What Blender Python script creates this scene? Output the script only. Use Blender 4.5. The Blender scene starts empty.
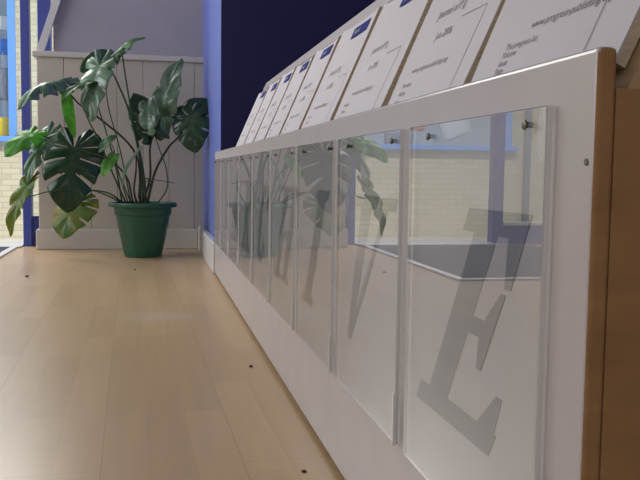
import bpy, bmesh, math, random
from mathutils import Vector, Matrix
random.seed(7)
SC = bpy.context.scene
COL = SC.collection

# ------------------------------------------------------------------ camera
CAM = Vector((-0.18793, 0.0, 0.31202))
RX = Vector((0.9797, -0.2001, 0.0132)); UX = Vector((0.0034, 0.0827, 0.9966)); FX = Vector((0.2005, 0.9763, -0.0817))
FPX = 826.5
def at(px, py, y):
    """the point at depth plane y that lies on the sight line of a pixel (used to survey the place)"""
    d = (px-320)/FPX*RX - (py-240)/FPX*UX + FX
    return CAM + d*((y-CAM.y)/d.y)
cd = bpy.data.cameras.new('camera'); cam = bpy.data.objects.new('camera', cd); COL.objects.link(cam)
cd.sensor_width = 36; cd.lens = FPX/640*36; cd.clip_start = 0.02
m = Matrix.Identity(4)
for i, v in enumerate((RX, UX, -FX)):
    for k in range(3): m[k][i] = v[k]
m.translation = CAM
cam.matrix_world = m
SC.camera = cam

# ------------------------------------------------------------------ materials
def mat(name, col, rough=.5, spec=.5, metal=0., noise=0., nscale=8., bump=0., bscale=60., stretch=None):
    M = bpy.data.materials.new(name); M.use_nodes = True
    nt = M.node_tree; b = nt.nodes['Principled BSDF']
    b.inputs['Base Color'].default_value = (*col, 1); b.inputs['Roughness'].default_value = rough
    b.inputs['Specular IOR Level'].default_value = spec; b.inputs['Metallic'].default_value = metal
    tc = nt.nodes.new('ShaderNodeTexCoord'); src = tc.outputs['Object']
    if stretch:
        mp = nt.nodes.new('ShaderNodeMapping'); mp.inputs['Scale'].default_value = stretch
        nt.links.new(src, mp.inputs['Vector']); src = mp.outputs['Vector']
    if noise:
        n = nt.nodes.new('ShaderNodeTexNoise'); n.inputs['Scale'].default_value = nscale; n.inputs['Detail'].default_value = 5
        nt.links.new(src, n.inputs['Vector'])
        r = nt.nodes.new('ShaderNodeValToRGB')
        r.color_ramp.elements[0].position = .3; r.color_ramp.elements[1].position = .7
        r.color_ramp.elements[0].color = (*[c*(1-noise) for c in col], 1); r.color_ramp.elements[1].color = (*[min(1, c*(1+noise)) for c in col], 1)
        nt.links.new(n.outputs['Fac'], r.inputs['Fac']); nt.links.new(r.outputs['Color'], b.inputs['Base Color'])
    if bump:
        n = nt.nodes.new('ShaderNodeTexNoise'); n.inputs['Scale'].default_value = bscale
        nt.links.new(src, n.inputs['Vector'])
        bp = nt.nodes.new('ShaderNodeBump'); bp.inputs['Strength'].default_value = bump; bp.inputs['Distance'].default_value = .002
        nt.links.new(n.outputs['Fac'], bp.inputs['Height']); nt.links.new(bp.outputs['Normal'], b.inputs['Normal'])
    return M

def glass(name, tint, ior, rough=0.0, refl=(1, 1, 1)):
    M = bpy.data.materials.new(name); M.use_nodes = True; nt = M.node_tree
    for n in list(nt.nodes): nt.nodes.remove(n)
    out = nt.nodes.new('ShaderNodeOutputMaterial'); mix = nt.nodes.new('ShaderNodeMixShader')
    tr = nt.nodes.new('ShaderNodeBsdfTransparent'); gl = nt.nodes.new('ShaderNodeBsdfGlossy')
    tr.inputs['Color'].default_value = (*tint, 1); gl.inputs['Roughness'].default_value = rough; gl.inputs['Color'].default_value = (*refl, 1)
    fr = nt.nodes.new('ShaderNodeFresnel'); fr.inputs['IOR'].default_value = ior
    geo = nt.nodes.new('ShaderNodeNewGeometry'); inv = nt.nodes.new('ShaderNodeMath'); inv.operation = 'SUBTRACT'; inv.inputs[0].default_value = 1
    mul = nt.nodes.new('ShaderNodeMath'); mul.operation = 'MULTIPLY'
    nt.links.new(geo.outputs['Backfacing'], inv.inputs[1]); nt.links.new(inv.outputs[0], mul.inputs[0]); nt.links.new(fr.outputs[0], mul.inputs[1])
    nt.links.new(mul.outputs[0], mix.inputs[0]); nt.links.new(tr.outputs[0], mix.inputs[1]); nt.links.new(gl.outputs[0], mix.inputs[2])
    nt.links.new(mix.outputs[0], out.inputs['Surface'])
    return M

def leafmat(name, col, trans, tfac, rough=.28, dry=None, spec=.6):
    M = bpy.data.materials.new(name); M.use_nodes = True; nt = M.node_tree
    b = nt.nodes['Principled BSDF']; out = nt.nodes['Material Output']
    b.inputs['Roughness'].default_value = rough; b.inputs['Specular IOR Level'].default_value = spec
    t = nt.nodes.new('ShaderNodeBsdfTranslucent'); mix = nt.nodes.new('ShaderNodeMixShader'); mix.inputs[0].default_value = tfac
    tc = nt.nodes.new('ShaderNodeTexCoord'); n = nt.nodes.new('ShaderNodeTexNoise'); n.inputs['Scale'].default_value = 26 if dry is None else 14
    nt.links.new(tc.outputs['Object'], n.inputs['Vector'])
    for tgt, c in ((b.inputs['Base Color'], col), (t.inputs['Color'], trans)):
        r = nt.nodes.new('ShaderNodeValToRGB'); r.color_ramp.elements[0].position = .36; r.color_ramp.elements[1].position = .66 if dry is None else .8
        r.color_ramp.elements[0].color = (*[x*.7 for x in c], 1); r.color_ramp.elements[1].color = (*([x*1.3 for x in c] if dry is None else dry), 1)
        nt.links.new(n.outputs['Fac'], r.inputs['Fac']); nt.links.new(r.outputs['Color'], tgt)
    nt.links.new(b.outputs[0], mix.inputs[1]); nt.links.new(t.outputs[0], mix.inputs[2]); nt.links.new(mix.outputs[0], out.inputs['Surface'])
    return M

def floor_mat():
    M = bpy.data.materials.new('beech_laminate'); M.use_nodes = True; nt = M.node_tree; L = nt.links
    b = nt.nodes['Principled BSDF']
    tc = nt.nodes.new('ShaderNodeTexCoord'); mp = nt.nodes.new('ShaderNodeMapping')
    mp.inputs['Rotation'].default_value = (0, 0, math.radians(90-1.35)); mp.inputs['Location'].default_value = (.33, .071, 0)
    L.new(tc.outputs['Object'], mp.inputs['Vector'])
    def brick(w, h, c1, c2, mortar, msize, off):
        k = nt.nodes.new('ShaderNodeTexBrick'); k.offset = off; k.inputs['Scale'].default_value = 1
        k.inputs['Brick Width'].default_value = w; k.inputs['Row Height'].default_value = h; k.inputs['Mortar Size'].default_value = msize
        k.inputs['Mortar Smooth'].default_value = .3
        k.inputs['Color1'].default_value = (*c1, 1); k.inputs['Color2'].default_value = (*c2, 1); k.inputs['Mortar'].default_value = (*mortar, 1)
        L.new(mp.outputs[0], k.inputs['Vector']); return k
    strips = brick(.37, .0495, (.61, .425, .235), (.535, .365, .195), (.53, .37, .205), .0004, .37)
    planks = brick(1.25, .1485, (1, 1, 1), (.95, .94, .93), (.80, .77, .73), .0009, .43)
    mx = nt.nodes.new('ShaderNodeMix'); mx.data_type = 'RGBA'; mx.blend_type = 'MULTIPLY'; mx.inputs[0].default_value = 1
    L.new(strips.outputs['Color'], mx.inputs[6]); L.new(planks.outputs['Color'], mx.inputs[7])
    g = nt.nodes.new('ShaderNodeMapping'); g.inputs['Scale'].default_value = (60, 4, 1); L.new(tc.outputs['Object'], g.inputs['Vector'])
    n = nt.nodes.new('ShaderNodeTexNoise'); n.inputs['Scale'].default_value = 1; n.inputs['Detail'].default_value = 6; L.new(g.outputs[0], n.inputs['Vector'])
    r = nt.nodes.new('ShaderNodeValToRGB'); r.color_ramp.elements[0].color = (.88, .86, .84, 1); r.color_ramp.elements[1].color = (1.08, 1.08, 1.08, 1); L.new(n.outputs['Fac'], r.inputs['Fac'])
    m2 = nt.nodes.new('ShaderNodeMix'); m2.data_type = 'RGBA'; m2.blend_type = 'MULTIPLY'; m2.inputs[0].default_value = 1
    L.new(mx.outputs[2], m2.inputs[6]); L.new(r.outputs[0], m2.inputs[7])
    # chalky scuff across the boards
    sp = nt.nodes.new('ShaderNodeMapping'); sp.inputs['Location'].default_value = (.17*9, -1.78*11, 0); sp.inputs['Scale'].default_value = (9, 11, 1); L.new(tc.outputs['Object'], sp.inputs['Vector'])
    gr = nt.nodes.new('ShaderNodeTexGradient'); gr.gradient_type = 'SPHERICAL'; L.new(sp.outputs[0], gr.inputs['Vector'])
    n2 = nt.nodes.new('ShaderNodeTexNoise'); n2.inputs['Scale'].default_value = 30; L.new(tc.outputs['Object'], n2.inputs['Vector'])
    mu = nt.nodes.new('ShaderNodeMath'); mu.operation = 'MULTIPLY'; L.new(gr.outputs['Fac'], mu.inputs[0]); L.new(n2.outputs['Fac'], mu.inputs[1])
    mu2 = nt.nodes.new('ShaderNodeMath'); mu2.operation = 'MULTIPLY'; mu2.inputs[1].default_value = .8; L.new(mu.outputs[0], mu2.inputs[0])
    m3 = nt.nodes.new('ShaderNodeMix'); m3.data_type = 'RGBA'; L.new(mu2.outputs[0], m3.inputs[0]); L.new(m2.outputs[2], m3.inputs[6]); m3.inputs[7].default_value = (.6, .56, .5, 1)
    L.new(m3.outputs[2], b.inputs['Base Color'])
    n3 = nt.nodes.new('ShaderNodeTexNoise'); n3.inputs['Scale'].default_value = 5; n3.inputs['Detail'].default_value = 6; L.new(tc.outputs['Object'], n3.inputs['Vector'])
    mr = nt.nodes.new('ShaderNodeMapRange'); mr.inputs['To Min'].default_value = .27; mr.inputs['To Max'].default_value = .33; L.new(n3.outputs['Fac'], mr.inputs['Value'])
    L.new(mr.outputs[0], b.inputs['Roughness']); b.inputs['Specular IOR Level'].default_value = .75
    return M

def brick_mat():
    M = bpy.data.materials.new('buff_brick'); M.use_nodes = True; nt = M.node_tree; b = nt.nodes['Principled BSDF']
    tc = nt.nodes.new('ShaderNodeTexCoord'); mp = nt.nodes.new('ShaderNodeMapping'); mp.inputs['Rotation'].default_value = (math.radians(90), 0, 0)
    nt.links.new(tc.outputs['Object'], mp.inputs['Vector'])
    k = nt.nodes.new('ShaderNodeTexBrick'); k.inputs['Scale'].default_value = 1; k.inputs['Brick Width'].default_value = .16; k.inputs['Row Height'].default_value = .052
    k.inputs['Mortar Size'].default_value = .004; k.inputs['Color1'].default_value = (.52, .47, .34, 1); k.inputs['Color2'].default_value = (.61, .56, .42, 1); k.inputs['Mortar'].default_value = (.42, .39, .30, 1)
    nt.links.new(mp.outputs[0], k.inputs['Vector']); nt.links.new(k.outputs['Color'], b.inputs['Base Color']); b.inputs['Roughness'].default_value = .9
    return M

MT = dict(
    floor=floor_mat(), brick=brick_mat(),
    board=mat('white_painted_board', (.56, .52, .52), .26, .45, noise=.03, nscale=14),
    wainscot=mat('cream_painted_boards', (.53, .475, .39), .55, .35, noise=.05, nscale=5),
    upper=mat('lilac_grey_panel', (.40, .365, .40), .6, .3, noise=.03),
    white=mat('white_gloss_paint', (.66, .64, .62), .35, .5),
    cream=mat('cream_gloss_paint', (.58, .54, .47), .4, .5, noise=.03),
    blue=mat('blue_painted_plaster', (.15, .20, .56), .45, .45, noise=.08, nscale=10),
    blueshade=mat('shaded_blue_wall', (.03, .03, .13), .6, .3, noise=.06),  # blue wall paint with the alcove's shade put into the colour
    frame=mat('blue_window_paint', (.055, .075, .33), .4, .5),
    lframe=mat('light_blue_paint', (.14, .33, .80), .5, .4),
    ceil=mat('white_ceiling', (.7, .7, .7), .9, .2),
    plain=mat('pale_wall_paint', (.50, .48, .50), .85, .2),
    ply=mat('bare_mdf_brown', (.42, .235, .10), .6, .25, noise=.12, nscale=20, stretch=(1, 1, 4)),
    tan=mat('tan_hardboard', (.50, .345, .19), .6, .3, noise=.12, nscale=30),
    dark=mat('dark_void_board', (.05, .035, .02), .8, .1),
    paper=mat('white_paper', (.60, .57, .605), .6, .3),
    pages=mat('page_edges', (.60, .50, .38), .8, .1, noise=.2, nscale=120, stretch=(1, .05, 6)),
    ink=mat('grey_ink', (.19, .17, .20), .7, .2), faint=mat('faint_ink', (.38, .36, .40), .7, .2),
    band=mat('blue_ink', (.015, .03, .22), .8, .1), vinyl=mat('grey_vinyl', (.24, .235, .25), .5, .3),
    acrylic=glass('clear_acrylic', (.955, .97, .985), 2.45), acryledge=mat('acrylic_edge_highlight', (.78, .79, .78), .12, .8),  # whitish edge colour carries the painted edge highlights
    pane=glass('window_glass', (.95, .97, .97), 1.5),
    shopglass=glass('shop_window_glass', (.96, .98, 1), 1.35),
    steel=mat('steel_screw', (.12, .10, .08), .4, .5, .5), pot=mat('green_plastic', (.018, .10, .05), .42, .5, noise=.05),
    soil=mat('potting_soil', (.03, .02, .013), .95, .1, noise=.4, nscale=60),
    matt=mat('charcoal_mat', (.07, .072, .08), .95, .1, noise=.3, nscale=200), alu=mat('aluminium_strip', (.62, .62, .66), .4, .5, .6),
    paving=mat('pale_paving', (.62, .60, .56), .9, .2, noise=.08), crumb=mat('dry_crumb', (.08, .05, .03), .8, .2),
    stem=mat('green_stem', (.045, .10, .03), .45, .4, noise=.2, nscale=30), woody=mat('brown_stem', (.06, .06, .03), .6, .3, noise=.3, nscale=40),
    leaf=leafmat('monstera_leaf', (.045, .145, .032), (.12, .45, .04), .32),
    leafdark=leafmat('monstera_leaf_dark', (.017, .06, .02), (.03, .13, .02), .15),
    leafpale=leafmat('monstera_leaf_pale_sheen', (.11, .215, .115), (.10, .34, .06), .2, .24, spec=1.0),  # paler base carries painted sheen; also used for the pale new leaf
    leafbacklit=leafmat('monstera_leaf_backlit', (.11, .34, .04), (.28, .75, .08), .5, .35),  # brighter green paints daylight showing through the leaves
    leafdry=leafmat('monstera_leaf_yellowing', (.15, .31, .05), (.42, .68, .06), .45, .32, dry=(.46, .36, .06)),
    yellow=mat('yellow_plastic', (.85, .60, .01), .5), orange=mat('salmon_plastic', (.75, .25, .18), .5), bluep=mat('blue_plastic', (.08, .22, .65), .5),
    whitep=mat('white_card', (.8, .8, .8), .6), greyp=mat('grey_plastic', (.25, .27, .32), .6),
    interior=mat('shop_interior', (.45, .52, .62), .8),
)

# ------------------------------------------------------------------ geometry helpers
def box(bm, x0, x1, y0, y1, z0, z1, bev=0., seg=2):
    r = bmesh.ops.create_cube(bm, size=1)
    for v in r['verts']:
        v.co = Vector(((x0+x1)/2+v.co.x*(x1-x0), (y0+y1)/2+v.co.y*(y1-y0), (z0+z1)/2+v.co.z*(z1-z0)))
    if bev:
        es = {e for v in r['verts'] for e in v.link_edges}
        bmesh.ops.bevel(bm, geom=list(es), offset=bev, segments=seg, affect='EDGES', profile=.5)
    return bm
def prism(bm, pts, d):
    """closed polygon pts (world), extruded by vector d"""
    d = Vector(d); n = len(pts)
    a = [bm.verts.new(p) for p in pts]; b = [bm.verts.new(Vector(p)+d) for p in pts]
    fs = [bm.faces.new(a), bm.faces.new(b[::-1])]
    for i in range(n): fs.append(bm.faces.new((a[i], b[i], b[(i+1) % n], a[(i+1) % n])))
    bmesh.ops.recalc_face_normals(bm, faces=fs)
def lathe(bm, prof, c, n=48):
    rings = []
    for r, z in prof:
        rings.append([bm.verts.new((c[0]+r*math.cos(2*math.pi*i/n), c[1]+r*math.sin(2*math.pi*i/n), c[2]+z)) for i in range(n)])
    for a, b in zip(rings, rings[1:]):
        for i in range(n): bm.faces.new((a[i], a[(i+1) % n], b[(i+1) % n], b[i]))
    bm.faces.new(rings[0][::-1]); bm.faces.new(rings[-1])
def catmull(P, k=8):
    P = [P[0]*2-P[1]]+list(P)+[P[-1]*2-P[-2]]; out = []
    for i in range(1, len(P)-2):
        for s in range(k):
            t = s/k; a, b, c, d = P[i-1:i+3]
            out.append(.5*((2*b)+(c-a)*t+(2*a-5*b+4*c-d)*t*t+(3*b-a-3*c+d)*t**3))
    out.append(P[-2]); return out
def tube(bm, P, r0, r1, n=8):
    rings = []
    for i, p in enumerate(P):
        t = (P[min(i+1, len(P)-1)]-P[max(i-1, 0)]).normalized(); r = r0+(r1-r0)*i/(len(P)-1)
        a = t.cross(Vector((0, 1, .1))).normalized(); b = t.cross(a)
        rings.append([bm.verts.new(p+r*(math.cos(2*math.pi*k/n)*a+math.sin(2*math.pi*k/n)*b)) for k in range(n)])
    for a, b in zip(rings, rings[1:]):
        for k in range(n): bm.faces.new((a[k], a[(k+1) % n], b[(k+1) % n], b[k]))
    bm.faces.new(rings[0][::-1]); bm.faces.new(rings[-1]); bmesh.ops.recalc_face_normals(bm, faces=bm.faces)
def origin(o):
    v = Vector((0, 0, 0)); q = o
    while q is not None: v += q.location; q = q.parent
    return v
def obj(name, bm, m, parent=None, smooth=False, mats=None, loc=None):
    """link a bmesh drawn in world coordinates as one mesh object"""
    off = origin(parent) if parent else Vector((0, 0, 0))
    l = Vector(loc)-off if loc is not None else Vector((0, 0, 0))
    for v in bm.verts: v.co -= off+l
    me = bpy.data.meshes.new(name); bm.to_mesh(me); bm.free()
    for k in (mats or [m]): me.materials.append(MT[k])
    if smooth:
        for p in me.polygons: p.use_smooth = True
    o = bpy.data.objects.new(name, me); COL.objects.link(o); o.location = l
    if parent: o.parent = parent
    return o
def tag(o, label, cat, group=None, kind=None):
    o['label'] = label; o['category'] = cat
    if group: o['group'] = group
    if kind: o['kind'] = kind
    return o
def thing(name, loc, label, cat, group=None):
    o = bpy.data.objects.new(name, None); COL.objects.link(o); o.location = loc; o.empty_display_size = .05
    return tag(o, label, cat, group)
def struct(name, bm, m, parent=None, **k):
    o = obj(name, bm, m, parent, **k)
    if parent is None: o['kind'] = 'structure'
    return o
def B(*a, **k): return box(bmesh.new(), *a, **k)

# ------------------------------------------------------------------ the room
YB = 3.335                                   # face of the boarded box under the display window
XL, ZC = -2.4, 2.5
struct('floor', B(XL, .7, -1.6, 3.52, -.12, 0), 'floor')
struct('ceiling', B(XL-.2, 1.2, -1.8, 3.6, ZC, ZC+.2), 'ceil')
# boarded box: tongue-and-groove boards with V joints, its pattern kept in one mesh
bm = bmesh.new(); x = -.611; edges = [-.611]
while x < .02: x += .099; edges.append(min(x, .03))
for a, b in zip(edges, edges[1:]):
    if b-a > .005: box(bm, a+.0005, b-.0005, YB, YB+.02, 0, .735, .0018, 1)
box(bm, -.609, .03, YB+.012, YB+.13, 0, .73)
struct('wall_back', bm, 'wainscot')
struct('trim_1', B(-.626, .03, YB-.012, YB+.13, .735, .757, .004), 'cream')            # cap ledge
struct('baseboard_back', B(-.621, -.004, YB-.014, YB+.1, 0, .078, .004), 'cream')
struct('wall_upper', B(-.552, .05, YB+.03, YB+.06, .757, ZC), 'upper')
bm = bmesh.new()
pA, pB = Vector((-.614, YB+.004, .757)), Vector((-.546, YB+.004, .957)); ax = (pB-pA).normalized(); sd = Vector((ax.z, 0, -ax.x))*.026
prism(bm, [pA, pA+sd, pA+sd+ax*.9, pA+ax*.9], (0, .022, 0))
struct('trim_2', bm, 'white')                                                          # sloping white board on the ledge
# pier beside the alcove, alcove walls
struct('wall_pier', B(.017, 1.1, 2.495, 3.6, 0, ZC), 'blue')
struct('wall_alcove', B(.018, 1.1, 2.489, 2.496, 0, ZC), 'blueshade')  # pier's backlit side, its shade painted as a darker blue
struct('wall_right', B(.7, .9, -1.6, 2.495, 0, ZC), 'blueshade')
struct('baseboard_pier', B(-.004, .017, 2.5, YB-.014, 0, .095, .004), 'white')
bm = bmesh.new()
RX0, RX1, RZ0, RZ1 = -1.6, .4, .9, 2.0
box(bm, XL-.2, RX0, -1.8, -1.6, 0, ZC); box(bm, RX1, 1.2, -1.8, -1.6, 0, ZC); box(bm, RX0, RX1, -1.8, -1.6, 0, RZ0); box(bm, RX0, RX1, -1.8, -1.6, RZ1, ZC)
struct('wall_rear', bm, 'plain')
bm = bmesh.new()
for a in (RX0, (RX0+RX1)/2-.03, RX1-.06): box(bm, a, a+.06, -1.74, -1.68, RZ0, RZ1)
box(bm, RX0, RX1, -1.74, -1.68, RZ0, RZ0+.06); box(bm, RX0, RX1, -1.74, -1.68, RZ1-.06, RZ1)
struct('added_rear_window', bm, 'frame')  # unseen rear window, added to let light onto the brown end panel
# left wall with its big shop window, out of the picture to the left
bm = bmesh.new()
WY0, WY1, WZ0, WZ1 = 1.5, 3.3, .35, 2.2
box(bm, XL-.15, XL, -1.6, WY0, 0, ZC); box(bm, XL-.15, XL, WY1, 3.52, 0, ZC); box(bm, XL-.15, XL, WY0, WY1, 0, WZ0); box(bm, XL-.15, XL, WY0, WY1, WZ1, ZC)
struct('wall_left', bm, 'plain')
bm = bmesh.new()
for a in (WY0, (WY0+WY1)/2-.03, WY1-.06): box(bm, XL-.1, XL-.04, a, a+.06, WZ0, WZ1)
box(bm, XL-.1, XL-.04, WY0, WY1, WZ0, WZ0+.06); box(bm, XL-.1, XL-.04, WY0, WY1, WZ1-.06, WZ1)
w1 = struct('window_1', bm, 'frame')
# shop front: posts, rails, panes
bm = bmesh.new()
FY0, FY1 = 3.475, 3.535
def post(px0, px1): return at(px0, 150, FY0).x, at(px1, 150, FY0).x
x0, x1 = post(21.8, 30.5); struct('trim_3', B(x0, x1, FY0, FY1, -.02, ZC, .003), 'frame')
PX = (x0, x1)
x2, x3 = post(39, 52); struct('trim_4', B(x2, x3, FY0, FY1, -.02, ZC, .003), 'frame')
bm = bmesh.new(); box(bm, x1, x2, FY0+.02, FY1-.02, 0, .12); box(bm, x1, x2, FY0+.02, FY1-.02, 2.1, 2.2)
w2 = struct('window_2', bm, 'frame')
obj('pane', B(x1, x2, FY0+.028, FY0+.034, .12, 2.1), 'pane', w2)
struct('trim_5', B(-1.375, -1.325, FY0, FY1, -.02, ZC, .003), 'frame')                     # far door jamb
bm = bmesh.new(); box(bm, XL, -1.375, FY0+.01, FY1-.01, .0, .085); box(bm, XL, -1.375, FY0+.01, FY1-.01, 2.1, 2.2)
w3 = struct('window_3', bm, 'frame')
obj('pane', B(XL, -1.375, FY0+.028, FY0+.034, .098, 2.1), 'pane', w3); obj('window_sill', B(XL, -1.375, FY0-.01, FY1, .085, .098), 'white', w3)
bm = bmesh.new(); box(bm, XL, .05, FY0, FY1, 2.2, ZC)
struct('wall_front', bm, 'plain')
struct('trim_6', B(-1.325, PX[0], 3.40, 3.53, -.02, .006), 'alu')                         # door threshold
# door mat and its edging strip
t = thing('door_mat', (-1.06, 2.83, 0), 'charcoal rectangular entrance mat lying inside the open doorway', 'door mat')
obj('pile', B(-1.45, -.725, 2.29, 3.395, .0, .005), 'matt', t)
bm = bmesh.new(); box(bm, -.725, -.700, 2.265, 3.40, 0, .006); box(bm, -1.45, -.725, 2.265, 2.29, 0, .006)
tag_e = obj('edging', bm, 'alu', t); tag_e['label'] = 'pale metal edging strip'

# ------------------------------------------------------------------ across the street
DY = 8.0; GZ = -.335
struct('ground_outside', B(-14, 8, 3.54, DY+.3, GZ-.2, GZ), 'paving')
wx0, wx1, wz0, wz1 = -3.45, at(16.5, 100, DY).x, .60, 2.4
bm = bmesh.new()
box(bm, -12, wx0, DY, DY+.25, GZ, 5); box(bm, wx1, 8, DY, DY+.25, GZ, 5); box(bm, wx0, wx1, DY, DY+.25, GZ, wz0-.05); box(bm, wx0, wx1, DY, DY+.25, wz1, 5)
struct('wall_outside', bm, 'brick')
bm = bmesh.new(); fw = .065
box(bm, wx1-fw, wx1, DY-.03, DY+.06, wz0, wz1); box(bm, wx0, wx0+fw, DY-.03, DY+.06, wz0, wz1); box(bm, wx0, wx1, DY-.03, DY+.06, wz1-fw, wz1)
w4 = struct('window_4', bm, 'lframe')
obj('window_sill', B(wx0-.05, wx1+.05, DY-.09, DY+.1, wz0-.05, wz0, .006), 'lframe', w4)
obj('pane', B(wx0+fw, wx1-fw, DY+.01, DY+.016, wz0, wz1-fw), 'shopglass', w4)
bm = bmesh.new(); box(bm, wx0-.2, wx1+.2, DY+.9, DY+.95, wz0-.2, wz1+.2); box(bm, wx0-.1, wx1+.2, DY+.25, DY+.95, wz0-.06, wz0)
struct('wall_shop', bm, 'interior')
pipe = bmesh.new(); lathe(pipe, [(.035, 0), (.035, 4.5)], (wx0-.17, DY-.05, GZ), 16)
tag(obj('drainpipe', pipe, 'greyp', smooth=True), 'grey drainpipe on the buff brick wall across the street', 'drainpipe')
def item(name, x, z0, w, h, m, label, cat, d=.12, tilt=0):
    bm = bmesh.new(); box(bm, x-w/2, x+w/2, DY+.3, DY+.3+d, z0, z0+h, min(w, h)*.18, 3)
    o = obj(name, bm, m, smooth=True, loc=(x, DY+.3+d/2, z0)); tag(o, label, cat); o.rotation_euler = (0, tilt, 0); return o
xa = at(3, 100, DY+.35).x
item('display_basket', xa-.03, wz0, .24, .19, 'yellow', 'yellow basket on the shop window shelf across the street', 'basket')
item('display_crate', xa, wz0+.78, .26, .14, 'bluep', 'blue crate hanging high in the shop window across the street', 'crate').name = 'display_crate'
item('display_rack', xa-.02, wz0+.35, .22, .30, 'greyp', 'grey rack above the yellow basket in the opposite shop window', 'rack', .06)
item('display_board', xa-.02, wz0+1.0, .22, .13, 'whitep', 'white rounded board above the blue crate in the opposite shop window', 'board', .05)
item('placard', -3.02, wz0+.09, .32, .42, 'whitep', 'tall white leaning panel in the opposite shop window, reflected in the nearest acrylic sheet', 'panel', .08, .35)
item('display_bag', -2.52, wz0+.16, .24, .16, 'orange', 'salmon pink bag in the opposite shop window, reflected in the nearest acrylic sheet', 'bag')
item('display_box', -2.36, wz0, .3, .13, 'greyp', 'grey box under the salmon pink bag in the opposite shop window', 'box', .1)

# ------------------------------------------------------------------ display cabinet
Y0, Y1, ZT = .328, 2.482, .3676
cab = thing('display_cabinet', (.15, 1.4, 0), 'long low white display cabinet with sloping rack and row of clear acrylic sheets', 'cabinet')
o = obj('front_board', B(0, .0095, Y0, Y1, .007, ZT, .0024, 3), 'board', cab, mats=['board', 'ply'])
for p in o.data.polygons:
    if p.normal.y < -.7: p.material_index = 1
sp = obj('side_panel', B(.0095, .40, Y0+.0006, Y0+.016, .0, .350), 'ply', cab); sp['label'] = 'bare brown end panel'
obj('side_panel', B(.0095, .40, Y1-.016, Y1, .0, .350), 'ply', cab)
obj('top_board', B(.0095, .40, Y0+.016, Y1-.016, .332, .345), 'ply', cab)
obj('kick_board', B(.03, .045, Y0+.016, Y1-.016, 0, .332), 'dark', cab)
TH = math.radians(65.6); SD = Vector((math.cos(TH), 0, math.sin(TH))); SN = Vector((-math.sin(TH), 0, math.cos(TH)))   # up the slope, out of it
SB = Vector((.0225, 0, .366))                # the slope's face where it passes the lip
YE = 2.05
def sl(y, s, n=0.): return SB+SD*s+SN*n+Vector((0, y, 0))
bm = bmesh.new(); prism(bm, [sl(Y0+.001, -.018, 0), sl(Y0+.001, .155, 0), sl(Y0+.001, .155, -.009), sl(Y0+.001, -.018, -.009)], (0, YE-Y0-.001, 0))
obj('sloping_board', bm, 'tan', cab)['label'] = 'tan hardboard slope behind the booklets'
bm = bmesh.new(); prism(bm, [sl(Y0+.001, .156, .004), sl(Y0+.001, .178, .004), sl(Y0+.001, .178, -.009), sl(Y0+.001, .156, -.009)], (0, YE-Y0-.001, 0))
obj('top_rail', bm, 'board', cab)['label'] = 'white rail along the top of the slope'
bm = bmesh.new(); q = sl(0, .17, -.012)
box(bm, q.x, q.x+.012, Y0+.02, YE, .345, q.z)
obj('rack_back', bm, 'ply', cab)
bm = bmesh.new(); lathe(bm, [(.0016, 0), (.0016, .0004)], (0, 0, 0), 16)
for v in bm.verts: v.co = Vector((-v.co.z, v.co.x+.3345, v.co.y+.318))
obj('screw', bm, 'steel', cab, smooth=False)

# letters: strokes in (p along the sheet, q up), slanted like the photo's italic capitals
K = .65; T = .034; SE = .011; H = .14
def quad(a, b, c, d): return [a, b, c, d]
def serif(x0, x1, q0, q1): return [(x0, q0), (x1, q0), (x1, q1), (x0, q1)]
def ring(cx, cy, ro, rx, wo, a0, a1, n=14):
    out = []
    for i in range(n):
        t0 = math.radians(a0+(a1-a0)*i/n); t1 = math.radians(a0+(a1-a0)*(i+1)/n)
        th0 = .3+.7*abs(math.cos(t0)); th1 = .3+.7*abs(math.cos(t1))
        out.append([(cx+rx*math.cos(t0), cy+ro*math.sin(t0)), (cx+rx*math.cos(t1), cy+ro*math.sin(t1)),
                    (cx+(rx-wo*th1)*math.cos(t1), cy+(ro-wo*th1)*math.sin(t1)), (cx+(rx-wo*th0)*math.cos(t0), cy+(ro-wo*th0)*math.sin(t0))])
    return out
def stem(x, w=T): return [serif(x, x+w, 0, H), serif(x-.017, x+w+.015, 0, SE), serif(x-.015, x+w+.015, H-SE, H)]
LET = {
 'E': [serif(.018, .018+T, 0, H), serif(0, .130, 0, .015), serif(0, .085, H-.014, H), [(.094, 0), (.130, 0), (.122, .037), (.114, .037)], [(.058, H), (.084, H), (.089, .098), (.081, .098)],
       serif(.05, .078, .065, .076), [(.07, .078), (.079, .095), (.085, .095), (.085, .046), (.079, .046), (.07, .062)]],
 'V': [[(-.022, H), (.016, H), (.033, 0), (.018, 0)], [(.058, H), (.072, H), (.033, 0), (.022, 0)], serif(-.04, .032, H-SE, H), serif(.044, .088, H-SE, H)],
 'I': stem(.020, .036),
 'H': stem(.004)+stem(.076)+[serif(.03, .08, .065, .077)],
 'C': ring(.052, H/2, H/2, .056, .034, 40, 320)+[[(.088, H), (.094, H), (.094, .098), (.088, .098)]],
 'R': stem(.004)+ring(.040, .102, .038, .046, .03, -90, 90, 10)+[[(.04, .066), (.066, .066), (.11, 0), (.078, 0)], serif(.075, .122, 0, SE)],
 'A': [[(.03, H), (.054, H), (.1, 0), (.066, 0)], [(.03, H), (.043, H), (.008, 0), (-.006, 0)], serif(-.02, .026, 0, SE), serif(.055, .116, 0, SE), serif(.015, .078, .042, .053)],
}
PL, PP, PW, PZ0, PZ1 = .365, .2345, .212, .103, .345
def acrylic(i):
    n0 = PL+i*PP; xf = -.0043
    bm = B(xf, xf+.0035, n0, n0+PW, PZ0, PZ1, .0006, 1)
    o = obj('acrylic_sheet', bm, 'acrylic', cab, mats=['acrylic', 'acryledge'], loc=(xf, n0, PZ0))
    for p in o.data.polygons:
        if abs(p.normal.x) < .5: p.material_index = 1
    return o
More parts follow.
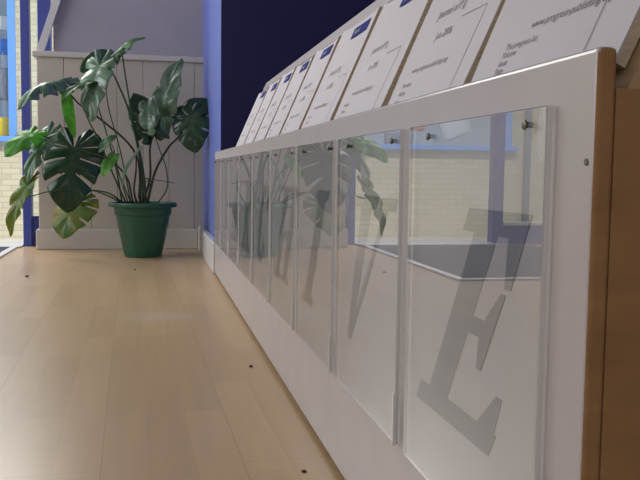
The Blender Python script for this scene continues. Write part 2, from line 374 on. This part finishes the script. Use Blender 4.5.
def screws(par, n0):
    for yy in (n0+.023, n0+PW-.041):
        bm = bmesh.new(); lathe(bm, [(.0016, -.0040), (.0016, .0002), (.0027, .0002), (.0024, .0008), (.0010, .0012)], (0, 0, 0), 20)
        for v in bm.verts: v.co = Vector((-.0043-v.co.z, v.co.x+yy, v.co.y+.337))
        obj('screw', bm, 'steel', par)
    obj('corner_glint', B(-.0058, -.0044, n0-.0012, n0+.0022, PZ0-.001, PZ0+.040, .0005, 1), 'acryledge', par)  # whitish strip paints the glint at the sheet's lower corner
proto = None
for i in range(9):
    if proto is None:
        proto = acrylic(0); screws(proto, PL); par = proto
    else:
        par = proto.copy(); COL.objects.link(par); par.parent = cab; par.location = proto.location+Vector((0, i*PP, 0))
        for ch in list(proto.children):
            if ch.name.startswith('letter'): continue
            c = ch.copy(); COL.objects.link(c); c.parent = par
    if i < 7:
        ch = 'EVIHCRA'[i]; bm = bmesh.new(); yo = PL+i*PP+PW-.017
        for kk, poly in enumerate(LET[ch]):
            area = sum(poly[k][0]*poly[(k+1) % len(poly)][1]-poly[(k+1) % len(poly)][0]*poly[k][1] for k in range(len(poly)))
            if area < 0: poly = poly[::-1]
            prism(bm, [Vector((-.0001, yo-(p+K*q), .152+q)) for p, q in poly], (-.00015-.00003*kk, 0, 0))
        l = obj('letter', bm, 'vinyl', par); l['label'] = 'grey slanted serif capital letter '+ch

# ------------------------------------------------------------------ booklets on the slope
GAP = [.333, .517, .719, .940, 1.150, 1.335, 1.512, 1.685, 1.863, 2.052]
ORD = ['nearest the bare brown end of the cabinet', 'second from the bare brown cabinet end', 'third from the bare brown cabinet end', 'fourth from the bare brown cabinet end',
       'fifth from the bare brown cabinet end', 'fourth from the blue pier', 'third from the blue pier', 'second from the blue pier', 'closest to the blue pier at the far end']
def text_mesh(s, size, y0, s0, n, m, par, name):
    """lettering lying on the slope: reading direction is towards the near end (-y)"""
    cu = bpy.data.curves.new(name, 'FONT'); cu.body = s; cu.size = size; cu.resolution_u = 2
    tmp = bpy.data.objects.new(name, cu); COL.objects.link(tmp)
    dg = bpy.context.evaluated_depsgraph_get(); me = bpy.data.meshes.new_from_object(tmp.evaluated_get(dg))
    bpy.data.objects.remove(tmp); bm = bmesh.new(); bm.from_mesh(me); bpy.data.meshes.remove(me)
    for v in bm.verts: v.co = sl(y0-v.co.x, s0+v.co.y, n)
    bmesh.ops.recalc_face_normals(bm, faces=bm.faces)
    return obj(name, bm, m, par)
for i in range(9):
    g0, g1 = GAP[i], GAP[i+1]
    gap = .022 if i else .006
    a, b = g0+gap*.55, g1-gap*.55
    if i == 0: a = g0+.004
    w = b-a; th = .007; base = sl((a+b)/2, -.015)
    lab = ('white printed booklet '+('with long web address line, ' if i == 0 else 'with two heading lines, ' if i == 1 else 'with blue header band, ')+ORD[i])
    t = thing('booklet', base, lab, 'booklet', 'booklets on the sloping rack')
    # bowed sheets: the far edge swells a little, the corners lift
    N, Mv = 10, 8; S0, S1 = -.007, .150-.002*(i % 3); bow = .004+.003*random.random(); seed = random.random()
    def surf(u, v, n):
        s = S0+(S1-S0)*v
        off = bow*math.sin(math.pi*v)*(u-.5)*1.2
        return sl(a+w*u+off, s, n+.0025*((2*u-1)**4)*v+.0006)
    def slab(n0, n1, inset=0.):
        bm = bmesh.new(); top, bot = [], []
        for k, L in ((n1, top), (n0, bot)):
            for q in range(Mv+1): L.append([bm.verts.new(surf(inset+(1-2*inset)*p/N, q/Mv, k)) for p in range(N+1)])
        for q in range(Mv):
            for p in range(N):
                bm.faces.new((top[q][p], top[q][p+1], top[q+1][p+1], top[q+1][p])); bm.faces.new((bot[q][p], bot[q+1][p], bot[q+1][p+1], bot[q][p+1]))
        for q in range(Mv):
            for p in (0, N): bm.faces.new((top[q][p], top[q+1][p], bot[q+1][p], bot[q][p]))
        for p in range(N):
            for q in (0, Mv): bm.faces.new((top[q][p], top[q][p+1], bot[q][p+1], bot[q][p]))
        bmesh.ops.recalc_face_normals(bm, faces=bm.faces); return bm
    obj('pages', slab(0.0003, th-.001, .004), 'pages', t)
    cv = obj('cover', slab(th-.0009, th), 'paper', t)
    nn = th+.0010
    if i >= 1:
        bw = .082*w/.19
        bb = bmesh.new(); prism(bb, [sl(a+.028, .126, nn+.0006), sl(a+.028+bw, .126, nn+.0006), sl(a+.028+bw, .141, nn+.0006), sl(a+.028, .141, nn+.0006)], SN*.0004)
        hb = obj('header_band', bb, 'band', cv); hb['label'] = 'dark blue header band'
        text_mesh('Journal', .0095, a+.028+bw-.012, .1305, nn+.0012, 'paper', cv, 'header_text')
        mid = a+w*.56
        text_mesh('Journal of P g', .0115, mid+.042, .078, nn, 'ink', cv, 'title_text')
        text_mesh('Jun 2006', .0105, mid+.022, .056, nn, 'ink', cv, 'date_text')
        text_mesh('www.progress-publishing.org', .0072, mid+.047, .029, nn, 'ink', cv, 'address_text')
        for k, s_ in enumerate(('The editor', 'Volume', 'Issue')):
            text_mesh(s_, .0062, a+w*.88, .016-.0075*k, nn, 'ink', cv, 'small_text')
    else:
        text_mesh('www.progress-publishing.org', .0074, .453, .030, nn, 'ink', cv, 'address_text')
        text_mesh('Journal of P g', .0115, .452, .080, nn, 'ink', cv, 'title_text')
        for k, s_ in enumerate(('The progress list', 'Volume', 'Issue', 'Page')):
            text_mesh(s_, .0062, .478, .0195-.0055*k, nn, 'ink', cv, 'small_text')
    # thin printed border
    bb = bmesh.new(); lw = .0007; yb_ = a+w*(.14 if i else .19)
    for (ya, yb2, sa, sb) in ((yb_, yb_+lw, .0, .068), (yb_, yb_+.05, .068, .068+lw)):
        prism(bb, [sl(ya, sa, nn), sl(yb2, sa, nn), sl(yb2, sb, nn), sl(ya, sb, nn)], SN*.0001)
    obj('printed_border', bb, 'faint', cv)

# ------------------------------------------------------------------ potted plant
PC = Vector((at(143, 230, 3.055).x, 3.055, 0))
pl = thing('potted_monstera', PC, 'large monstera with split leaves in a dark green plastic pot by the blue pier', 'potted plant')
bm = bmesh.new()
lathe(bm, [(.060, 0), (.066, .002), (.072, .03), (.083, .08), (.093, .135), (.096, .150), (.1005, .152), (.1025, .176), (.104, .178), (.119, .179), (.1215, .183), (.1215, .191), (.119, .195), (.108, .195), (.106, .192), (.100, .168)], PC, 64)
pt = obj('pot', bm, 'pot', pl, smooth=True); pt['label'] = 'dark green plastic pot with rolled rim'
m_ = pt.modifiers.new('edge', 'EDGE_SPLIT'); m_.split_angle = math.radians(50)
bm = bmesh.new(); lathe(bm, [(.098, .165), (.1005, .174), (.06, .181), (.01, .184)], PC, 32); obj('soil', bm, 'soil', pl, smooth=True)

def leaf(Bp, Tp, N, wr, fold=.25, arch=.10, droop=.25, cuts=5, depth=.55, twist=0., tipcurl=0.):
    Y = Tp-Bp; L = Y.length; Y.normalize(); Z = (N-N.dot(Y)*Y).normalized(); X = Y.cross(Z)
    bm = bmesh.new(); NP, NU = 66, 12; hw = wr*L*.5
    def rad(ph):                                   # heart outline, ph from the tip (0) round to the back lobe
        d = math.degrees(ph)
        tab = [(0, 1.0), (12, .93), (30, .80), (55, .69), (80, .63), (105, .58), (130, .50), (150, .40), (166, .22)]
        for (a0, r0), (a1, r1) in zip(tab, tab[1:]):
            if d <= a1: return r0+(r1-r0)*(d-a0)/(a1-a0)
        return .22
    rmax = max(rad(math.radians(d))*math.sin(math.radians(d)) for d in range(0, 166, 3))
    for sgn in (-1, 1):
        grid = []
        for i in range(NP+1):
            f = i/NP; ph = math.radians(166)*f; r = rad(ph)
            bx, by = r*math.sin(ph)/rmax*hw, r*math.cos(ph)*L
            my = max(0, .62*(1-f*1.9))*L
            row = []
            for j in range(NU+1):
                u = j/NU
                x = bx*u; y = my+(by-my)*u
                # lobe tips round off: pull the margin in beside every slit
                c = abs(((f*(cuts+.5)+.2) % 1)-.5)
                if 0.06 < f < .93: k = max(0, 1-c/.16); x *= 1-.10*k*u*u
                v = min(1.15, max(-.3, y/L)); z = arch*L*4*v*(1-v)*(1 if v > 0 else .5)+fold*x-droop*x*x/max(hw, 1e-4)
                z += -.030*L*math.sin(f*(cuts+.5)*2*math.pi)*u - tipcurl*L*max(0, v-.55)**2
                z += twist*x*sgn*v
                row.append(bm.verts.new(Bp+X*(sgn*x)+Y*y+Z*z))
            grid.append(row)
        for i in range(NP):
            f = (i+.5)/NP; c = abs(((f*(cuts+.5)+.2) % 1)-.5)
            for j in range(NU):
                u = (j+.5)/NU
                wslit = .075*min(1, max(0, (u-(1-depth))/.25)) if .10 < f < .90 and cuts else 0
                if c < wslit and u > 1-depth and not (u > .96 and f > .7): continue
                # small holes along the midrib
                vs = (grid[i][j], grid[i+1][j], grid[i+1][j+1], grid[i][j+1])
                try: bm.faces.new(vs if sgn > 0 else vs[::-1])
                except ValueError: pass
    bmesh.ops.remove_doubles(bm, verts=bm.verts, dist=.00008)
    bmesh.ops.delete(bm, geom=[v for v in bm.verts if not v.link_faces], context='VERTS')
    return bm
def V(*a): return Vector(a)
LEAVES = [
 # base px, tip px, depths, normal, width ratio, material, label, kwargs
 ((74, 149), (67, 213), (3.02, 2.97), V(-.1, -1, .2), .92, 'leafdark', 'dark deeply split leaf facing the room', dict(fold=.05, droop=.2, cuts=5, depth=.8)),
 ((76, 203), (63, 239), (3.0, 2.96), V(-.45, -.8, .5), 1.25, 'leafdry', 'yellowing split leaf hanging lowest', dict(fold=.1, droop=.35, cuts=4)),
 ((111, 58), (146, 37), (3.06, 3.02), V(-.15, -.42, 1), .55, 'leaf', 'topmost leaf seen nearly edge on', dict(fold=.2, droop=.9, arch=.12, cuts=4)),
 ((99, 67), (92, 122), (3.0, 2.96), V(-.52, -.84, .15), .62, 'leafpale', 'shiny leaf hanging below the ledge', dict(fold=.25, droop=.35, cuts=4, depth=.4)),
 ((102, 58), (80, 72), (3.08, 3.07), V(.1, -1, .3), .85, 'leafdark', None, dict(fold=.1, droop=.2, cuts=0)),
 ((58, 81), (17, 110), (3.0, 2.9), V(-.35, -.5, 1), .46, 'leafpale', 'arching leaf reaching to the doorway', dict(fold=.1, droop=1.1, arch=.14, cuts=5, depth=.6)),
 ((93, 81), (61, 101), (2.98, 2.93), V(-.2, -.42, 1), .38, 'leaf', None, dict(fold=.3, droop=.4, cuts=3, depth=.35)),
 ((67, 101), (75, 138), (2.96, 2.96), V(-.2, -1, .1), .34, 'leafbacklit', 'bright narrow backlit leaf', dict(fold=.2, droop=.1, cuts=0)),
 ((31, 134), (5, 157), (2.93, 2.88), V(-.2, -.75, .7), .85, 'leafbacklit', 'bright green leaf at the doorway', dict(fold=.1, droop=.4, cuts=3)),
 ((47, 137), (27, 184), (2.95, 2.92), V(-.52, -.84, .2), .45, 'leafpale', None, dict(fold=.2, droop=.4, cuts=4)),
 ((27, 186), (10, 237), (2.92, 2.9), V(-.55, -.85, .1), .36, 'leafdry', 'narrow leaf with browned tip', dict(fold=.3, droop=.2, cuts=4, depth=.35)),
 ((161, 116), (182, 58), (3.06, 3.1), V(-.52, -.84, .12), .48, 'leafpale', 'upright pale shiny leaf', dict(fold=.12, droop=.25, cuts=4, depth=.3)),
 ((150, 129), (133, 93), (3.08, 3.12), V(.15, -1, .0), .8, 'leafdark', None, dict(fold=.15, droop=.3, cuts=3, depth=.35)),
 ((147, 108), (153, 136), (3.03, 3.0), V(-.52, -.84, .15), .75, 'leafpale', None, dict(fold=.25, droop=.3, cuts=2, depth=.3)),
 ((190, 116), (196, 153), (3.02, 2.98), V(-.25, -.9, .4), 1.0, 'leafdark', 'dark leaf against the blue pier', dict(fold=.1, droop=.35, cuts=4, depth=.5)),
 ((186, 120), (206, 98), (3.05, 3.1), V(-.2, -.9, .4), .9, 'leafdark', None, dict(fold=.15, droop=.35, cuts=3, depth=.5)),
 ((102, 146), (117, 136), (3.0, 2.98), V(-.2, -.8, .6), .7, 'leaf', None, dict(cuts=0)),
 ((112, 158), (103, 177), (2.99, 2.97), V(-.4, -.8, .4), .75, 'leafbacklit', None, dict(cuts=0, fold=.3)),
 ((136, 156), (123, 190), (2.97, 2.95), V(-.8, -.5, .3), .18, 'leafpale', 'pale rolled new leaf', dict(cuts=0, fold=1.0, droop=.0)),
 ((150, 131), (170, 139), (3.04, 3.0), V(0, -.7, .7), .5, 'leafdark', None, dict(cuts=0, fold=.3)),
]
for (b, tp, dd, n, wr, mm, lab, kw) in LEAVES:
    bm = leaf(at(*b, dd[0]), at(*tp, dd[1]), n, wr, **kw)
    o = obj('leaf', bm, mm, pl, smooth=True)
    so = o.modifiers.new('thickness', 'SOLIDIFY'); so.thickness = .0009; so.offset = 0
    if lab: o['label'] = lab
STEMS = [
 ([(143, 203, 3.05), (141, 165, 3.05), (130, 115, 3.05), (118, 84, 3.05), (107, 63, 3.06)], .0055, .0032, 'stem'),
 ([(146, 203, 3.06), (143, 170, 3.07), (133, 120, 3.08), (126, 80, 3.08), (122, 52, 3.06)], .0055, .0028, 'stem'),
 ([(140, 203, 3.04), (139, 165, 3.03), (128, 143, 3.02), (100, 119, 3.0), (78, 103, 2.98), (62, 83, 3.0)], .0060, .0032, 'woody'),
 ([(147, 204, 3.04), (155, 172, 3.03), (168, 148, 3.02), (179, 136, 3.02), (189, 118, 3.03)], .0065, .0035, 'woody'),
 ([(142, 204, 3.07), (150, 178, 3.08), (150, 148, 3.08), (155, 132, 3.07), (161, 116, 3.06)], .0055, .0030, 'woody'),
 ([(158, 203, 3.03), (167, 188, 3.02), (166, 168, 3.02), (159, 148, 3.02), (152, 128, 3.03)], .0030, .0022, 'stem'),
 ([(126, 203, 3.04), (112, 172, 3.03), (99, 140, 3.02), (86, 112, 3.0), (93, 82, 2.98)], .0040, .0025, 'stem'),
 ([(133, 203, 3.01), (127, 178, 3.0), (110, 160, 2.99), (92, 153, 3.0), (75, 147, 3.02)], .0045, .0028, 'woody'),
 ([(122, 202, 3.02), (108, 193, 3.0), (86, 190, 2.98), (52, 191, 2.95), (29, 196, 2.93), (27, 187, 2.92)], .0038, .0020, 'stem'),
 ([(120, 202, 3.0), (106, 195, 2.98), (90, 191, 2.98), (77, 202, 3.0)], .0040, .0025, 'stem'),
 ([(122, 203, 3.06), (116, 168, 3.06), (105, 128, 3.05), (96, 98, 3.04), (98, 69, 3.02)], .0038, .0024, 'stem'),
 ([(128, 203, 3.05), (118, 170, 3.05), (112, 145, 3.04), (103, 146, 3.0)], .0030, .0018, 'stem'),
 ([(131, 203, 3.0), (124, 186, 2.98), (116, 168, 2.98), (112, 158, 2.99)], .0032, .0020, 'stem'),
 ([(137, 204, 3.0), (134, 190, 2.98), (136, 170, 2.97), (136, 156, 2.97)], .0050, .0030, 'woody'),
 ([(148, 203, 3.0), (150, 188, 2.98), (147, 178, 2.98), (140, 186, 2.98), (138, 198, 3.0)], .0026, .0020, 'woody'),
 ([(138, 186, 3.0), (150, 180, 2.99), (163, 181, 2.98), (175, 183, 2.98)], .0020, .0014, 'woody'),
 ([(131, 203, 3.07), (120, 150, 3.08), (108, 105, 3.07), (105, 70, 3.08), (103, 60, 3.08)], .0030, .0020, 'stem'),
 ([(112, 160, 3.02), (80, 150, 2.98), (55, 140, 2.95), (42, 136, 2.94)], .0032, .0020, 'stem'),
]
for P, r0, r1, mm in STEMS:
    bm = bmesh.new(); tube(bm, catmull([at(*p) for p in P]), r0*.8, r1*.8); obj('stem', bm, mm, pl, smooth=True)

# ------------------------------------------------------------------ crumbs on the floor
def fl(px, py):
    d = (px-320)/FPX*RX-(py-240)/FPX*UX+FX; return CAM+d*(-CAM.z/d.z)
for (px, py, r, lab) in ((27, 277, .006, 'dark dry crumb on the floor near the door mat'), (135, 270, .004, 'tiny brown crumb on the floor in front of the green pot'),
                         (251, 367, .0036, 'brown crumb on the floor beside the cabinet, farther from the camera'), (304, 472, .0028, 'brown crumb on the floor nearest the camera beside the cabinet')):
    bm = bmesh.new(); bmesh.ops.create_icosphere(bm, subdivisions=2, radius=r); p = fl(px, py)
    for v in bm.verts:
        v.co *= 1+.35*(random.random()-.5); v.co.z *= .45; v.co += p+Vector((0, 0, r*.40))
    tag(obj('dry_crumb', bm, 'crumb', smooth=True, loc=(p.x, p.y, 0)), lab, 'crumb', 'crumbs on the floor')

# ------------------------------------------------------------------ light
w = bpy.data.worlds.new('sky'); SC.world = w; w.use_nodes = True
bg = w.node_tree.nodes['Background']; bg.inputs['Color'].default_value = (.74, .85, 1, 1); bg.inputs['Strength'].default_value = 1.0
sd_ = bpy.data.lights.new('sun', 'SUN'); sd_.energy = 2.7; sd_.color = (1, .95, .84); sd_.angle = math.radians(.6)
so = bpy.data.objects.new('sun', sd_); COL.objects.link(so); so.rotation_euler = Vector((-.22, .66, -.66)).to_track_quat('-Z', 'Y').to_euler()
ad = bpy.data.lights.new('window_daylight', 'AREA'); ad.shape = 'RECTANGLE'; ad.size = WY1-WY0; ad.size_y = WZ1-WZ0; ad.energy = 39; ad.color = (.97, .97, 1)
ao = bpy.data.objects.new('window_daylight', ad); COL.objects.link(ao); ao.location = (XL-.12, (WY0+WY1)/2, (WZ0+WZ1)/2)
ao.rotation_euler = (math.radians(90), 0, math.radians(-90))

dd_ = bpy.data.lights.new('street_fill', 'AREA'); dd_.shape = 'RECTANGLE'; dd_.size = 1.5; dd_.size_y = 1.2; dd_.energy = 52; dd_.color = (1, .98, .94)  # fill lamp added outside the doorway to brighten floor and leaves
do = bpy.data.objects.new('street_fill', dd_); COL.objects.link(do); do.location = (-1.25, 4.3, 2.0); do.rotation_euler = Vector((.28, -1, -.95)).to_track_quat('-Z', 'Y').to_euler()
rd = bpy.data.lights.new('rear_fill', 'AREA'); rd.shape = 'RECTANGLE'; rd.size = RX1-RX0; rd.size_y = RZ1-RZ0; rd.energy = 6.5; rd.color = (1, .97, .92)  # fill lamp added behind the camera to lift the brown end panel
ro = bpy.data.objects.new('rear_fill', rd); COL.objects.link(ro); ro.location = ((RX0+RX1)/2, -1.79, (RZ0+RZ1)/2); ro.rotation_euler = (math.radians(90), 0, 0)
SC.view_settings.view_transform = 'Standard'; SC.view_settings.look = 'None'; SC.view_settings.gamma = 1; SC.view_settings.use_curve_mapping = False
SC.view_settings.exposure = 0.0
SC.cycles.use_denoising = True
SC.cycles.max_bounces = 10; SC.cycles.transparent_max_bounces = 24
